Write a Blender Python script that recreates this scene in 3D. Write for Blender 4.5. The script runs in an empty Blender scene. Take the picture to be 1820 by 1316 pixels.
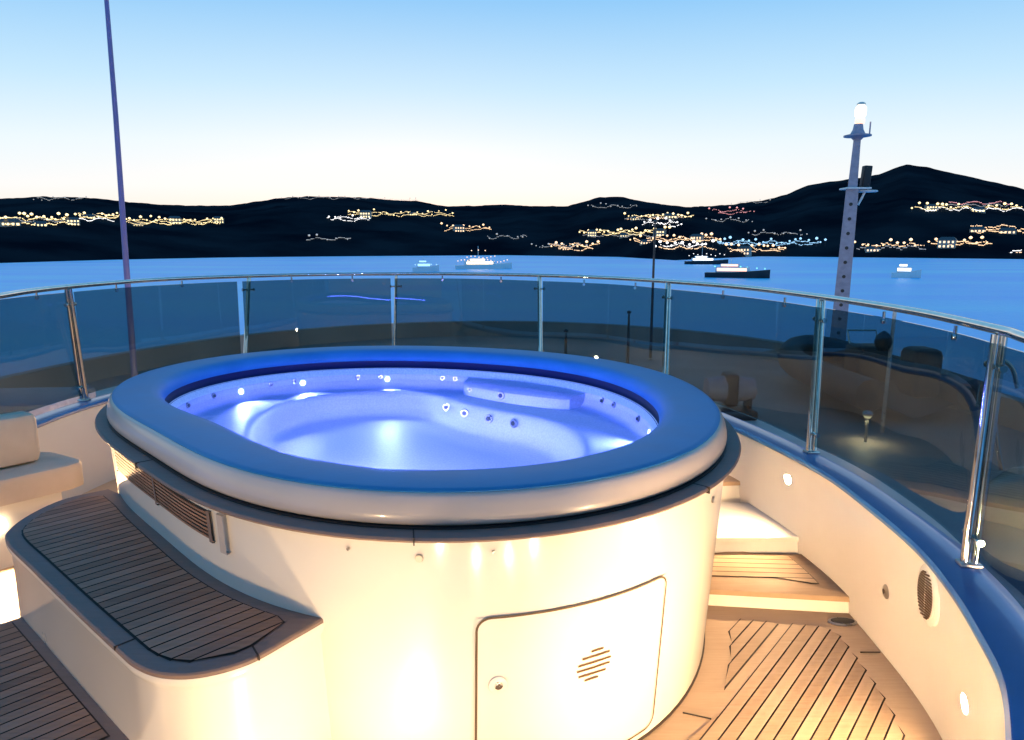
import bpy, bmesh, math, random
import numpy as np
from mathutils import Vector, noise
random.seed(7)
S = bpy.context.scene
C = S.collection
PI = math.pi
# ------------------------------------------------------------------ camera
CAM_H = 1.42; PITCH = math.radians(10.1)
cd = bpy.data.cameras.new('camera'); cam = bpy.data.objects.new('camera', cd); C.objects.link(cam)
cam.location = (0, 0, CAM_H); cam.rotation_euler = (PI/2 - PITCH, 0, 0)
cd.sensor_width = 36; cd.lens = 36*1250/1820; cd.clip_start = .05; cd.clip_end = 12000
S.camera = cam
# ------------------------------------------------------------------ sky
W = bpy.data.worlds.new("World"); S.world = W; W.use_nodes = True
wn = W.node_tree.nodes; wl = W.node_tree.links; wn.clear()
wo = wn.new('ShaderNodeOutputWorld'); bg = wn.new('ShaderNodeBackground'); bg.inputs[1].default_value = 1.0
tc = wn.new('ShaderNodeTexCoord'); sx = wn.new('ShaderNodeSeparateXYZ'); wl.new(tc.outputs['Generated'], sx.inputs[0])
rp = wn.new('ShaderNodeValToRGB'); cr = rp.color_ramp
cr.elements[0].position = 0.0; cr.elements[0].color = (.95, .80, .66, 1)
cr.elements[1].position = 1.0; cr.elements[1].color = (.04, .22, .60, 1)
for p, c in ((.035, (.96, .86, .76)), (.075, (.95, .95, .95)), (.13, (.82, .93, 1.0)), (.2, (.55, .80, .99)), (.3, (.27, .59, .95)), (.45, (.18, .56, .95)), (.7, (.08, .38, .80))):
    e = cr.elements.new(p); e.color = (*c, 1)
# the afterglow is strongest straight ahead: the sky is bluer to either side
az = wn.new('ShaderNodeMath'); az.operation = 'MULTIPLY_ADD'; az.inputs[1].default_value = -.10; az.inputs[2].default_value = .092
wl.new(sx.outputs['Y'], az.inputs[0])
cl = wn.new('ShaderNodeMath'); cl.operation = 'MULTIPLY_ADD'; cl.inputs[1].default_value = 1.0
wl.new(sx.outputs['Z'], cl.inputs[0])
cz = wn.new('ShaderNodeMath'); cz.operation = 'MAXIMUM'; cz.inputs[1].default_value = 0; wl.new(az.outputs[0], cz.inputs[0])
gt = wn.new('ShaderNodeMath'); gt.operation = 'MULTIPLY'; wl.new(cz.outputs[0], gt.inputs[0]); 
ez = wn.new('ShaderNodeMath'); ez.operation = 'MULTIPLY'; ez.inputs[1].default_value = 12; ez.use_clamp = True; wl.new(sx.outputs['Z'], ez.inputs[0])
wl.new(ez.outputs[0], gt.inputs[1]); wl.new(gt.outputs[0], cl.inputs[2])
wl.new(cl.outputs[0], rp.inputs[0])
sky = wn.new('ShaderNodeTexSky'); sky.sky_type = 'NISHITA'; sky.sun_disc = False
sky.sun_elevation = math.radians(1.5); sky.sun_rotation = math.radians(-8)
mx = wn.new('ShaderNodeMixRGB'); mx.blend_type = 'ADD'; mx.inputs[0].default_value = .012
wl.new(rp.outputs[0], mx.inputs[1]); wl.new(sky.outputs[0], mx.inputs[2])
wl.new(mx.outputs[0], bg.inputs[0]); wl.new(bg.outputs[0], wo.inputs[0])
S.view_settings.view_transform = 'Standard'; S.view_settings.look = 'None'
S.view_settings.exposure = 0.0; S.view_settings.gamma = 1.0
# ------------------------------------------------------------------ materials
def mat(name, col=(.8,.8,.8), rough=.5, metal=0., spec=.5, coat=0., coat_r=.05, emit=None, es=0.):
    m = bpy.data.materials.new(name); m.use_nodes = True
    b = m.node_tree.nodes['Principled BSDF']
    b.inputs['Base Color'].default_value = (*col, 1); b.inputs['Roughness'].default_value = rough
    b.inputs['Metallic'].default_value = metal; b.inputs['Specular IOR Level'].default_value = spec
    b.inputs['Coat Weight'].default_value = coat; b.inputs['Coat Roughness'].default_value = coat_r
    if emit: b.inputs['Emission Color'].default_value = (*emit, 1); b.inputs['Emission Strength'].default_value = es
    return m
def nd(m, t, **k):
    n = m.node_tree.nodes.new(t)
    for a, v in k.items(): setattr(n, a, v)
    return n
def vary(m, c1, c2, scale=8, detail=5, bump=0., bscale=None, rough=None, stretch=(1,1,1)):
    L = m.node_tree.links; b = m.node_tree.nodes['Principled BSDF']
    t = nd(m, 'ShaderNodeTexCoord'); mp = nd(m, 'ShaderNodeMapping'); mp.inputs['Scale'].default_value = stretch
    L.new(t.outputs['Object'], mp.inputs[0])
    n = nd(m, 'ShaderNodeTexNoise'); n.inputs['Scale'].default_value = scale; n.inputs['Detail'].default_value = detail
    L.new(mp.outputs[0], n.inputs[0])
    r = nd(m, 'ShaderNodeValToRGB'); r.color_ramp.elements[0].position = .35; r.color_ramp.elements[1].position = .65
    r.color_ramp.elements[0].color = (*c1, 1); r.color_ramp.elements[1].color = (*c2, 1)
    L.new(n.outputs['Fac'], r.inputs[0]); L.new(r.outputs[0], b.inputs['Base Color'])
    if rough:
        q = nd(m, 'ShaderNodeMapRange'); q.inputs['To Min'].default_value = rough[0]; q.inputs['To Max'].default_value = rough[1]
        L.new(n.outputs['Fac'], q.inputs['Value']); L.new(q.outputs[0], b.inputs['Roughness'])
    if bump:
        n2 = nd(m, 'ShaderNodeTexNoise'); n2.inputs['Scale'].default_value = bscale or scale*6; n2.inputs['Detail'].default_value = 3
        L.new(mp.outputs[0], n2.inputs[0])
        bp = nd(m, 'ShaderNodeBump'); bp.inputs['Strength'].default_value = bump; bp.inputs['Distance'].default_value = .01
        L.new(n2.outputs['Fac'], bp.inputs['Height']); L.new(bp.outputs[0], b.inputs['Normal'])
    return m
M = {}
M['gel'] = vary(mat('cream_gelcoat', rough=.3, spec=.5, coat=.8, coat_r=.12), (.80,.74,.66), (.84,.79,.71), scale=2.2, bump=.02, bscale=9, rough=(.24,.34))
M['coaming'] = vary(mat('dimmed_gelcoat', rough=.3, coat=.4, coat_r=.1), (.47,.41,.37), (.54,.47,.42), scale=3, rough=(.25,.38))  # same gelcoat as the walls, darkened to stand for its weaker light
M['rim'] = vary(mat('blue_rim', rough=.5, spec=.3), (.025,.19,.40), (.035,.225,.46), scale=5, bump=.04, bscale=60, rough=(.36,.5))
M['cap'] = vary(mat('blue_cap_rail', rough=.3, coat=.4, coat_r=.1), (.025,.12,.34), (.035,.155,.42), scale=4, bump=.03, bscale=30)
M['navy'] = mat('recess_shade', (.002,.003,.07), .5)  # shade of the recess under the rim, put into the colour
M['black'] = mat('black_rubber', (.012,.012,.014), .55)
M['caulk'] = mat('dark_caulk', (.03,.018,.012), .7)
M['chrome'] = vary(mat('polished_steel', rough=.1, metal=1.), (.60,.56,.51), (.68,.64,.58), scale=30, rough=(.05,.14))
M['steel'] = vary(mat('brushed_steel', rough=.3, metal=1.), (.5,.48,.45), (.62,.6,.56), scale=30, rough=(.2,.4))
M['shell'] = vary(mat('speckled_acrylic_shell', rough=.5, coat=0), (.72,.76,.84), (.90,.92,.96), scale=120, detail=8, rough=(.45,.6))
M['pillow'] = mat('headrest_foam', (.70,.75,.88), .55)
M['cushion'] = vary(mat('cream_cushion', rough=.75, spec=.2), (.60,.48,.36), (.68,.55,.42), scale=7, bump=.1, bscale=250)
M['dark'] = mat('charcoal_paint', (.02,.022,.026), .45)
M['grey'] = vary(mat('grey_paint', rough=.45), (.27,.26,.33), (.34,.33,.42), scale=14)
M['fore'] = vary(mat('foredeck_paint', rough=.6), (.30,.25,.22), (.42,.36,.32), scale=.9, bump=.1, bscale=40)
M['white'] = vary(mat('white_paint', rough=.35), (.72,.70,.66), (.80,.78,.74), scale=3)
def teak(name, a, b, rough=.6):
    m = mat(name, rough=rough, spec=.3); L = m.node_tree.links; B = m.node_tree.nodes['Principled BSDF']
    g = nd(m, 'ShaderNodeNewGeometry'); t = nd(m, 'ShaderNodeTexCoord')
    mp = nd(m, 'ShaderNodeMapping'); mp.inputs['Rotation'].default_value = (0,0,-math.radians(47)); mp.inputs['Scale'].default_value = (3,40,3)
    L.new(t.outputs['Object'], mp.inputs[0])
    n = nd(m, 'ShaderNodeTexNoise'); n.inputs['Scale'].default_value = 2.5; n.inputs['Detail'].default_value = 6; L.new(mp.outputs[0], n.inputs[0])
    n3 = nd(m, 'ShaderNodeTexNoise'); n3.inputs['Scale'].default_value = 5; n3.inputs['Detail'].default_value = 3; L.new(t.outputs['Object'], n3.inputs[0])
    ad = nd(m, 'ShaderNodeMath', operation='MULTIPLY_ADD'); ad.inputs[1].default_value = .45; L.new(g.outputs['Random Per Island'], ad.inputs[0])
    a2 = nd(m, 'ShaderNodeMath', operation='MULTIPLY_ADD'); a2.inputs[1].default_value = .5; a2.inputs[2].default_value = -.08
    L.new(n3.outputs['Fac'], a2.inputs[0])
    a3 = nd(m, 'ShaderNodeMath', operation='MULTIPLY_ADD'); a3.inputs[1].default_value = .45; L.new(n.outputs['Fac'], a3.inputs[0]); L.new(a2.outputs[0], a3.inputs[2])
    L.new(a3.outputs[0], ad.inputs[2])
    r = nd(m, 'ShaderNodeValToRGB'); r.color_ramp.elements[0].position = .15; r.color_ramp.elements[1].position = .85
    r.color_ramp.elements[0].color = (*a, 1); r.color_ramp.elements[1].color = (*b, 1)
    L.new(ad.outputs[0], r.inputs[0]); L.new(r.outputs[0], B.inputs['Base Color'])
    bp = nd(m, 'ShaderNodeBump'); bp.inputs['Strength'].default_value = .25; bp.inputs['Distance'].default_value = .004
    L.new(n.outputs['Fac'], bp.inputs['Height']); L.new(bp.outputs[0], B.inputs['Normal'])
    return m
M['teak'] = teak('teak_deck_wood', (.32,.205,.12), (.52,.37,.24))
M['teak_dark'] = teak('weathered_teak', (.16,.08,.05), (.36,.205,.13))
M['teak_edge'] = teak('weathered_teak_margin', (.16,.11,.09), (.23,.165,.14))
def sym_fresnel(N, L, ior):
    # same reflectance on both faces of a thin sheet
    g = N.new('ShaderNodeNewGeometry'); m = N.new('ShaderNodeMapRange'); m.inputs['To Min'].default_value = ior; m.inputs['To Max'].default_value = 1/ior
    L.new(g.outputs['Backfacing'], m.inputs['Value']); f = N.new('ShaderNodeFresnel'); L.new(m.outputs[0], f.inputs[0]); return f
def glass():
    m = bpy.data.materials.new('tinted_glass'); m.use_nodes = True; N = m.node_tree.nodes; L = m.node_tree.links; N.clear()
    o = N.new('ShaderNodeOutputMaterial'); t = N.new('ShaderNodeBsdfTransparent'); t.inputs[0].default_value = (.43,.52,.53,1)
    g = N.new('ShaderNodeBsdfGlossy'); g.inputs['Roughness'].default_value = .012; g.inputs[0].default_value = (.9,.95,1,1)
    f = sym_fresnel(N, L, 1.45)
    x = N.new('ShaderNodeMixShader'); L.new(f.outputs[0], x.inputs[0]); L.new(t.outputs[0], x.inputs[1]); L.new(g.outputs[0], x.inputs[2]); L.new(x.outputs[0], o.inputs[0])
    return m
M['glass'] = glass()
def tubwater():
    m = bpy.data.materials.new('pool_water'); m.use_nodes = True; N = m.node_tree.nodes; L = m.node_tree.links; N.clear()
    o = N.new('ShaderNodeOutputMaterial'); t = N.new('ShaderNodeBsdfTransparent'); t.inputs[0].default_value = (.66,.71,1.0,1)
    g = N.new('ShaderNodeBsdfGlossy'); g.inputs['Roughness'].default_value = .06
    f = sym_fresnel(N, L, 1.10)
    c = N.new('ShaderNodeTexCoord'); n = N.new('ShaderNodeTexNoise'); n.inputs['Scale'].default_value = 9; n.inputs['Detail'].default_value = 2
    L.new(c.outputs['Object'], n.inputs[0]); b = N.new('ShaderNodeBump'); b.inputs['Strength'].default_value = .12; b.inputs['Distance'].default_value = .02
    L.new(n.outputs['Fac'], b.inputs['Height']); L.new(b.outputs[0], g.inputs['Normal']); L.new(b.outputs[0], f.inputs['Normal'])
    x = N.new('ShaderNodeMixShader'); L.new(f.outputs[0], x.inputs[0]); L.new(t.outputs[0], x.inputs[1]); L.new(g.outputs[0], x.inputs[2]); L.new(x.outputs[0], o.inputs[0])
    return m
M['tubwater'] = tubwater()
def seawater():
    m = mat('sea_water', (.02,.17,.48), .38, spec=.35); L = m.node_tree.links; B = m.node_tree.nodes['Principled BSDF']
    t = nd(m, 'ShaderNodeTexCoord'); mp = nd(m, 'ShaderNodeMapping'); mp.inputs['Scale'].default_value = (.012,.035,1); L.new(t.outputs['Object'], mp.inputs[0])
    n = nd(m, 'ShaderNodeTexNoise'); n.inputs['Scale'].default_value = 1.0; n.inputs['Detail'].default_value = 4; L.new(mp.outputs[0], n.inputs[0])
    r = nd(m, 'ShaderNodeValToRGB'); r.color_ramp.elements[0].position = .3; r.color_ramp.elements[1].position = .7
    r.color_ramp.elements[0].color = (.02,.52,1.0,1); r.color_ramp.elements[1].color = (.06,.70,1.0,1)
    L.new(n.outputs['Fac'], r.inputs[0]); L.new(r.outputs[0], B.inputs['Base Color'])
    n2 = nd(m, 'ShaderNodeTexNoise'); n2.inputs['Scale'].default_value = .9; n2.inputs['Detail'].default_value = 6; L.new(t.outputs['Object'], n2.inputs[0])
    bp = nd(m, 'ShaderNodeBump'); bp.inputs['Strength'].default_value = .7; bp.inputs['Distance'].default_value = .35
    L.new(n2.outputs['Fac'], bp.inputs['Height']); L.new(bp.outputs[0], B.inputs['Normal'])
    return m
M['sea'] = seawater()
M['hill'] = vary(mat('dark_wooded_hill', rough=.95, spec=.0), (.004,.008,.013), (.016,.024,.030), scale=.012, detail=8, bump=0)
def em(name, col, s, base=(.8,.8,.8)): return mat(name, base, .4, emit=col, es=s)
M['lamp'] = em('warm_lamp_lens', (1,.78,.5), 110)
M['blue_lamp'] = em('blue_underwater_lens', (.35,.45,1), 12)
M['w_warm'] = em('warm_lit_window', (1,.60,.24), 2)
M['w_yel'] = em('yellow_lit_window', (1,.72,.26), 2.2)
M['w_white'] = em('white_lamp_glow', (.9,.85,.8), 2.5)
M['w_cool'] = em('cool_lamp_glow', (.35,.65,.95), 1.4)
M['w_red'] = em('red_lamp_glow', (.9,.28,.2), 1.2)
M['w_green'] = em('green_lamp_glow', (.2,.85,.6), 1.5)
M['w_dim'] = em('dim_lamp_glow', (.75,.62,.42), .5)
M['lit_cabin'] = em('bright_lit_cabin', (1,.72,.36), 4)
M['w_orange'] = em('orange_lit_cabin', (1,.42,.18), 2.2)
# ------------------------------------------------------------------ helpers
def tag(o, label=None, cat=None, group=None, kind=None):
    if label: o['label'] = label
    if cat: o['category'] = cat
    if group: o['group'] = group
    if kind: o['kind'] = kind
    return o
def empty(name, loc, label, cat, group=None, rz=0):
    o = bpy.data.objects.new(name, None); C.objects.link(o); o.location = loc; o.rotation_euler = (0,0,rz)
    o.empty_display_size = .1
    return tag(o, label, cat, group)
def world_loc(p):
    v = Vector((0,0,0))
    while p is not None: v += p.location; p = p.parent
    return v
class MB:
    def __init__(s): s.v = []; s.f = []; s.sm = []
    def add(s, v, f, smooth=True):
        n = len(s.v); s.v += [tuple(p) for p in v]; s.f += [tuple(n+i for i in q) for q in f]; s.sm += [smooth]*len(f); return s
    def loft(s, rings, closed=True, cap0=False, cap1=False, smooth=True):
        n = len(rings[0]); v = [p for r in rings for p in r]; f = []
        for i in range(len(rings)-1):
            for j in range(n if closed else n-1):
                k = (j+1) % n; f.append((i*n+j, i*n+k, (i+1)*n+k, (i+1)*n+j))
        if cap0: f.append(tuple(range(n))[::-1])
        if cap1: f.append(tuple((len(rings)-1)*n+j for j in range(n)))
        return s.add(v, f, smooth)
    def box(s, c, d, rz=0, bev=0., rx=0, ry=0):
        from mathutils import Euler
        e = Euler((rx, ry, rz)).to_matrix(); hx, hy, hz = d[0]/2, d[1]/2, d[2]/2
        if bev <= 0:
            v = [Vector(c)+e@Vector((a*hx, b*hy, g*hz)) for g in (-1,1) for a, b in ((-1,-1),(1,-1),(1,1),(-1,1))]
            return s.add(v, [(3,2,1,0),(4,5,6,7),(0,1,5,4),(1,2,6,5),(2,3,7,6),(3,0,4,7)], False)
        bev = min(bev, hx*.95, hy*.95, hz*.95); rings = []
        for zz, ins in [(-hz, bev), (-hz+bev*.3, bev*.3), (-hz+bev, 0), (hz-bev, 0), (hz-bev*.3, bev*.3), (hz, bev)]:
            r = []
            for (a, b, a0) in ((1,1,0),(-1,1,90),(-1,-1,180),(1,-1,270)):
                rr = bev
                for k in range(5):
                    t = math.radians(a0+k*22.5)
                    r.append(Vector(c)+e@Vector((a*(hx-rr)+ (rr-ins)*math.cos(t), b*(hy-rr)+(rr-ins)*math.sin(t), zz)))
            rings.append(r)
        return s.loft(rings, True, True, True)
    def tube(s, pts, r, n=10, caps=True, r2=None):
        pts = [Vector(p) for p in pts]; rings = []; up = Vector((0,0,1))
        for i, p in enumerate(pts):
            t = (pts[min(i+1, len(pts)-1)]-pts[max(i-1, 0)]).normalized()
            a = t.cross(up)
            if a.length < .05: a = t.cross(Vector((1,0,0)))
            a.normalize(); b = t.cross(a).normalized()
            ri = r[i] if isinstance(r, (list, tuple)) else r
            rings.append([p+a*ri*math.cos(2*PI*k/n)+b*(r2 or ri)*math.sin(2*PI*k/n) for k in range(n)])
        return s.loft(rings, True, caps, caps)
    def lathe(s, prof, c, n=24, sx=1, sy=1):
        rings = [[(c[0]+max(r, 1e-4)*sx*math.cos(2*PI*k/n), c[1]+max(r, 1e-4)*sy*math.sin(2*PI*k/n), c[2]+z) for k in range(n)] for r, z in prof]
        return s.loft(rings, True, True, True)
    def disc(s, c, nrm, r, th, n=20, rx=None):
        nrm = Vector(nrm).normalized(); a = nrm.cross(Vector((0,0,1)))
        if a.length < .01: a = Vector((1,0,0))
        a.normalize(); b = nrm.cross(a).normalized(); c = Vector(c); ra = rx or r
        rings = [[c+nrm*h+a*ra*q*math.cos(2*PI*k/n)+b*r*q*math.sin(2*PI*k/n) for k in range(n)] for h, q in ((0,1),(th*.7,1),(th,.9))]
        return s.loft(rings, True, True, True)
    def build(s, name, m, parent=None, weld=False):
        me = bpy.data.meshes.new(name); off = world_loc(parent) if parent else Vector((0,0,0))
        me.from_pydata([Vector(p)-off for p in s.v], [], s.f)
        for p, q in zip(me.polygons, s.sm): p.use_smooth = q
        me.validate(); bm = bmesh.new(); bm.from_mesh(me)
        bmesh.ops.recalc_face_normals(bm, faces=bm.faces)
        bm.to_mesh(me); bm.free()
        for mm in (m if isinstance(m, (list, tuple)) else [m]): me.materials.append(mm)
        try: me.set_sharp_from_angle(angle=math.radians(42))
        except Exception: pass
        o = bpy.data.objects.new(name, me); C.objects.link(o)
        if parent: o.parent = parent
        return o
def catmull(P, n=10, closed=False):
    P = [np.array(p, float) for p in P]; out = []; N = len(P)
    for i in range(N if closed else N-1):
        if closed: a, b, c, d = P[i-1], P[i], P[(i+1) % N], P[(i+2) % N]
        else: a, b, c, d = P[max(i-1,0)], P[i], P[i+1], P[min(i+2,N-1)]
        for k in range(n):
            t = k/n; out.append(.5*((2*b)+(-a+c)*t+(2*a-5*b+4*c-d)*t*t+(-a+3*b-3*c+d)*t**3))
    if not closed: out.append(P[-1])
    return np.array(out)
def offs(P, d, closed=False):
    T = np.roll(P, -1, 0)-np.roll(P, 1, 0)
    if not closed: T[0] = P[1]-P[0]; T[-1] = P[-1]-P[-2]
    T /= np.linalg.norm(T, axis=1)[:, None]
    return P+d*np.stack([T[:,1], -T[:,0]], 1)
def z3(P, z): return [(float(p[0]), float(p[1]), z) for p in P]
def inside(poly, x, y):
    c = False; n = len(poly); j = n-1
    for i in range(n):
        xi, yi = poly[i]; xj, yj = poly[j]
        if (yi > y) != (yj > y) and x < (xj-xi)*(y-yi)/(yj-yi)+xi: c = not c
        j = i
    return c
def prism(mb, poly, z0, z1, bev=0.):
    P = np.array(poly, float)
    area = .5*np.sum(P[:,0]*np.roll(P[:,1],-1)-np.roll(P[:,0],-1)*P[:,1])
    if area < 0: P = P[::-1]
    if bev:
        mb.loft([z3(P, z0), z3(P, z1-bev), z3(offs(P, -bev*.3, True), z1-bev*.3), z3(offs(P, -bev, True), z1)], True, True, True)
    else: mb.loft([z3(P, z0), z3(P, z1)], True, True, True, False)
def planks(poly, z, w, ang, name, parent, m, gap=.005, phase=0., nib=0.):
    """straight planks whose ends follow the outline (with small nibs), each over a slightly larger strip of caulk"""
    d = np.array([math.cos(ang), math.sin(ang)]); e = np.array([-d[1], d[0]]); P = np.array(poly)
    s0, s1 = (P@e).min(), (P@e).max(); A = MB(); B = MB(); s = s0+phase; n = len(P)
    def spans(sv):
        ts = []
        for i in range(n):
            a, b = P[i], P[(i+1) % n]; sa, sb = a@e-sv, b@e-sv
            if (sa > 0) != (sb > 0): f = sa/(sa-sb); ts.append(float((a+(b-a)*f)@d))
        ts.sort(); return list(zip(ts[::2], ts[1::2]))
    while s < s1:
        L0, L1, LM = spans(s+w*.04), spans(s+w*.96), spans(s+w*.5)
        for (a, b) in LM:
            p = [q for q in L0 if q[0] < b and q[1] > a]; r = [q for q in L1 if q[0] < b and q[1] > a]
            if not p and not r: continue
            a0, b0 = p[0] if p else ((a+b)/2, (a+b)/2); a1, b1 = r[0] if r else ((a+b)/2, (a+b)/2)
            if b-a < .025: continue
            lim = w*(7 if nib else 3)   # very acute ends are blunted
            a0, a1 = max(a0, a1-lim), max(a1, a0-lim); b0, b1 = min(b0, b1+lim), min(b1, b0+lim)
            if nib:
                if a0 > a1: a1 = min(a1+nib, a0)
                else: a0 = min(a0+nib, a1)
                if b0 < b1: b1 = max(b1-nib, b0)
                else: b0 = max(b0-nib, b1)
            for mb, g, zz in ((B, -gap*.5, z+.0015), (A, gap*.5, z+.004)):
                q = [d*(a0+g)+e*(s+g), d*max(b0-g, a0+g+.001)+e*(s+g), d*max(b1-g, a1+g+.001)+e*(s+w-g), d*(a1+g)+e*(s+w-g)]
                mb.add([(k[0], k[1], zz) for k in q], [(0,1,2,3)], False)
        s += w
    A.build('planks', m, parent); B.build('caulking', M['caulk'], parent)
def area_light(name, loc, direction, size, power, col=(1,.64,.32), parent=None, spread=170, rnd=True):
    l = bpy.data.lights.new(name, 'AREA'); l.shape = 'DISK'; l.size = size; l.energy = power; l.color = col; l.spread = math.radians(spread)
    o = bpy.data.objects.new(name, l); C.objects.link(o)
    o.rotation_euler = Vector(direction).to_track_quat('-Z', 'Y').to_euler()
    if parent: o.parent = parent; o.location = Vector(loc)-world_loc(parent)
    else: o.location = loc
    return o
# ------------------------------------------------------------------ outline of the tub
TC = np.array([-.42, 2.75])
CO = [1.1884, 0.017, 0.1306, -0.0092, -0.1378, -0.0121, 0.0457, -0.0056, -0.0026]
def R(t):
    r = CO[0]
    for k in range(1, 5): r += CO[2*k-1]*math.cos(k*t)+CO[2*k]*math.sin(k*t)
    return r
def ring(off, z, n=128, f=None):
    out = []
    for k in range(n):
        t = 2*PI*k/n; r = (f(t) if f else R(t))+off
        out.append((TC[0]+r*math.cos(t), TC[1]+r*math.sin(t), z))
    return out
def wallr(t, z): return R(t)-.01+.045*z/.73
def wp(deg, z, o=0.):
    t = math.radians(deg); r = wallr(t, z)+o
    return Vector((TC[0]+r*math.cos(t), TC[1]+r*math.sin(t), z))
def wn_(deg, z):
    a = wp(deg-1, z); b = wp(deg+1, z); t = (b-a).normalized(); return Vector((t.y, -t.x, -.06)).normalized()
# ------------------------------------------------------------------ bulwark / rail curves (clockwise from near right)
CAPI = [(-.75,.63),(-.35,.60),(0,.61),(.35,.67),(.62,.80),(.80,.98),(.93,1.16),(1.04,1.34),(1.11,1.52),(1.18,1.74),(1.235,1.99),(1.26,2.3),(1.265,2.68),(1.21,3.06),(1.10,3.53),(.9,4.15),(.58,4.75),(.1,5.2),(-.4,5.5),(-.95,5.56),(-1.5,5.42),(-1.98,5.05),(-2.26,4.6),(-2.38,4.2),(-2.44,3.8),(-2.42,3.3),(-2.35,2.8),(-2.3,2.2)]
CI = catmull(CAPI, 8)          # inner edge of the cap rail; outward is offs(+)
def out(P, d): return offs(P, d)
ZC = .52; ZR = 1.19
RAIL = [(.75,.55),(1.0,1.0),(1.15,1.36),(1.29,1.76),(1.34,1.94),(1.41,2.47),(1.39,3.1),(1.28,3.83),(1.02,4.46),(.68,5.01),(.21,5.42),(-.36,5.68),(-.93,5.70),(-1.51,5.58),(-2.0,5.26),(-2.34,4.83),(-2.45,4.35),(-2.47,3.93),(-2.43,3.55),(-2.32,3.15),(-2.2,2.6),(-2.1,2.1)]
RC = catmull(RAIL, 12)
if True:   # which side is outward
    m0 = out(CI, .1); 
    if np.linalg.norm(m0[len(m0)//3]-TC) < np.linalg.norm(CI[len(CI)//3]-TC):
        out = lambda P, d: offs(P, -d)
# ================================================================== DECK
deck_poly = [tuple(p) for p in out(CI, .05)]+[(-2.3,-.3),(-.7,-.3)]
mb = MB(); prism(mb, deck_poly, -.06, 0)
deck = mb.build('deck', M['teak']); tag(deck, kind='structure', label='warm lit teak plank deck between the hot tub and the bulwark')
def tubpoly(off, n=96): return [(p[0], p[1]) for p in ring(off, 0, n)]
inner_t = tubpoly(.085); bul_in = out(CI, -.055)
field = []
# field outline: along the bulwark from near to the step front, then back along the tub
bl = [tuple(p) for p in bul_in if p[1] < 2.42 and p[0] > 0]
tb = [(x, y) for x, y in inner_t if x > -.2 and y < 2.45]
tb.sort(key=lambda p: -math.atan2(p[1]-TC[1], p[0]-TC[0]))
field = bl+[(1.19,2.44),(.86,2.50)]+tb+[(-.2,1.0),(-.2,.75),(.3,.80)]
planks(field, 0, .0415, math.atan2(.64,.52), 'deck', deck, M['teak'], gap=.005, phase=.01, nib=.012)
# side field of the deck on the left
fl = [(-1.75,2.2),(-2.3,2.6),(-2.3,-.2),(-.75,-.2),(-.75,.9)]
planks(fl, 0, .0415, math.radians(47), 'deck', deck, M['teak'])
# margin board joints
mb = MB()
for (x, y, a, l) in ((.565,1.93,-20,.085),(1.265,2.27,0,.07)):
    mb.box((x, y, .0035), (l, .004, .003), math.radians(a))
mb.build('seams', M['caulk'], deck)
# ================================================================== HOT TUB
tub = empty('hot_tub', (TC[0], TC[1], 0), 'large oval hot tub in a cream surround with a blue rim and blue lit water', 'hot tub')
mb = MB()
mb.loft([ring(0, z, f=lambda t, z=z: wallr(t, z)) for z in (-.02, .1, .2, .3, .4, .5, .6, .7, .738)], True)
mb.build('surround', M['gel'], tub)
# toe seam at the deck
mb = MB(); mb.loft([ring(0, z, f=lambda t, o=o: wallr(t, 0)+o) for o, z in ((-.005,.004),(.006,.004),(.006,.008),(-.005,.014))], True); mb.build('base_seam', M['caulk'], tub)
mb = MB(); mb.loft([ring(o, z) for o, z in ((.0,.738),(.066,.736),(.076,.739),(.080,.745),(.076,.751),(.068,.753),(.0,.753),(.0,.738))], True)
ledge = mb.build('ledge', M['teak_edge'], tub)
for dg in (279, 221, 318, 165, 20, 70, 120):
    mb = MB()
    t = math.radians(dg); r = R(t)+.055
    p = (TC[0]+r*math.cos(t), TC[1]+r*math.sin(t)); mb.box((p[0], p[1], .7445), (.056, .003, .019), t)
    mb.build('joint', M['caulk'], ledge)
mb = MB(); mb.loft([ring(o, z) for o, z in ((.0,.753),(.033,.754),(.033,.758),(.0,.764))], True); mb.build('gasket', M['black'], tub)
mb = MB(); mb.loft([ring(o, z) for o, z in ((.0,.760),(.024,.761),(.030,.766),(.033,.775),(.031,.79),(.026,.81),(.018,.827),(.012,.834),(.004,.8375),(-.01,.838))], True)
mb.build('coaming', M['coaming'], tub)
mb = MB(); mb.loft([ring(o, z) for o, z in ((.006,.833),(.0075,.839),(.003,.8425),(-.01,.8445),(-.08,.8455),(-.14,.8435),(-.170,.837),(-.187,.826),(-.197,.81),(-.2,.795),(-.195,.785),(-.17,.783))], True)
mb.build('rim', M['rim'], tub)
mb = MB(); mb.loft([ring(o, z) for o, z in ((-.165,.80),(-.168,.775),(-.175,.755),(-.185,.745),(-.20,.742))], True); mb.build('recess', M['navy'], tub)
mb = MB()
aa = np.radians(np.linspace(188, 322, 90))
mb.loft([[(TC[0]+(R(t)+o)*math.cos(t), TC[1]+(R(t)+o)*math.sin(t), z) for t in aa] for o, z in ((-.2005,.806),(-.204,.805),(-.204,.797),(-.2005,.796))], False)
mb.build('led_strip', em('blue_led', (.12,.16,1), 35), tub)
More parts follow.
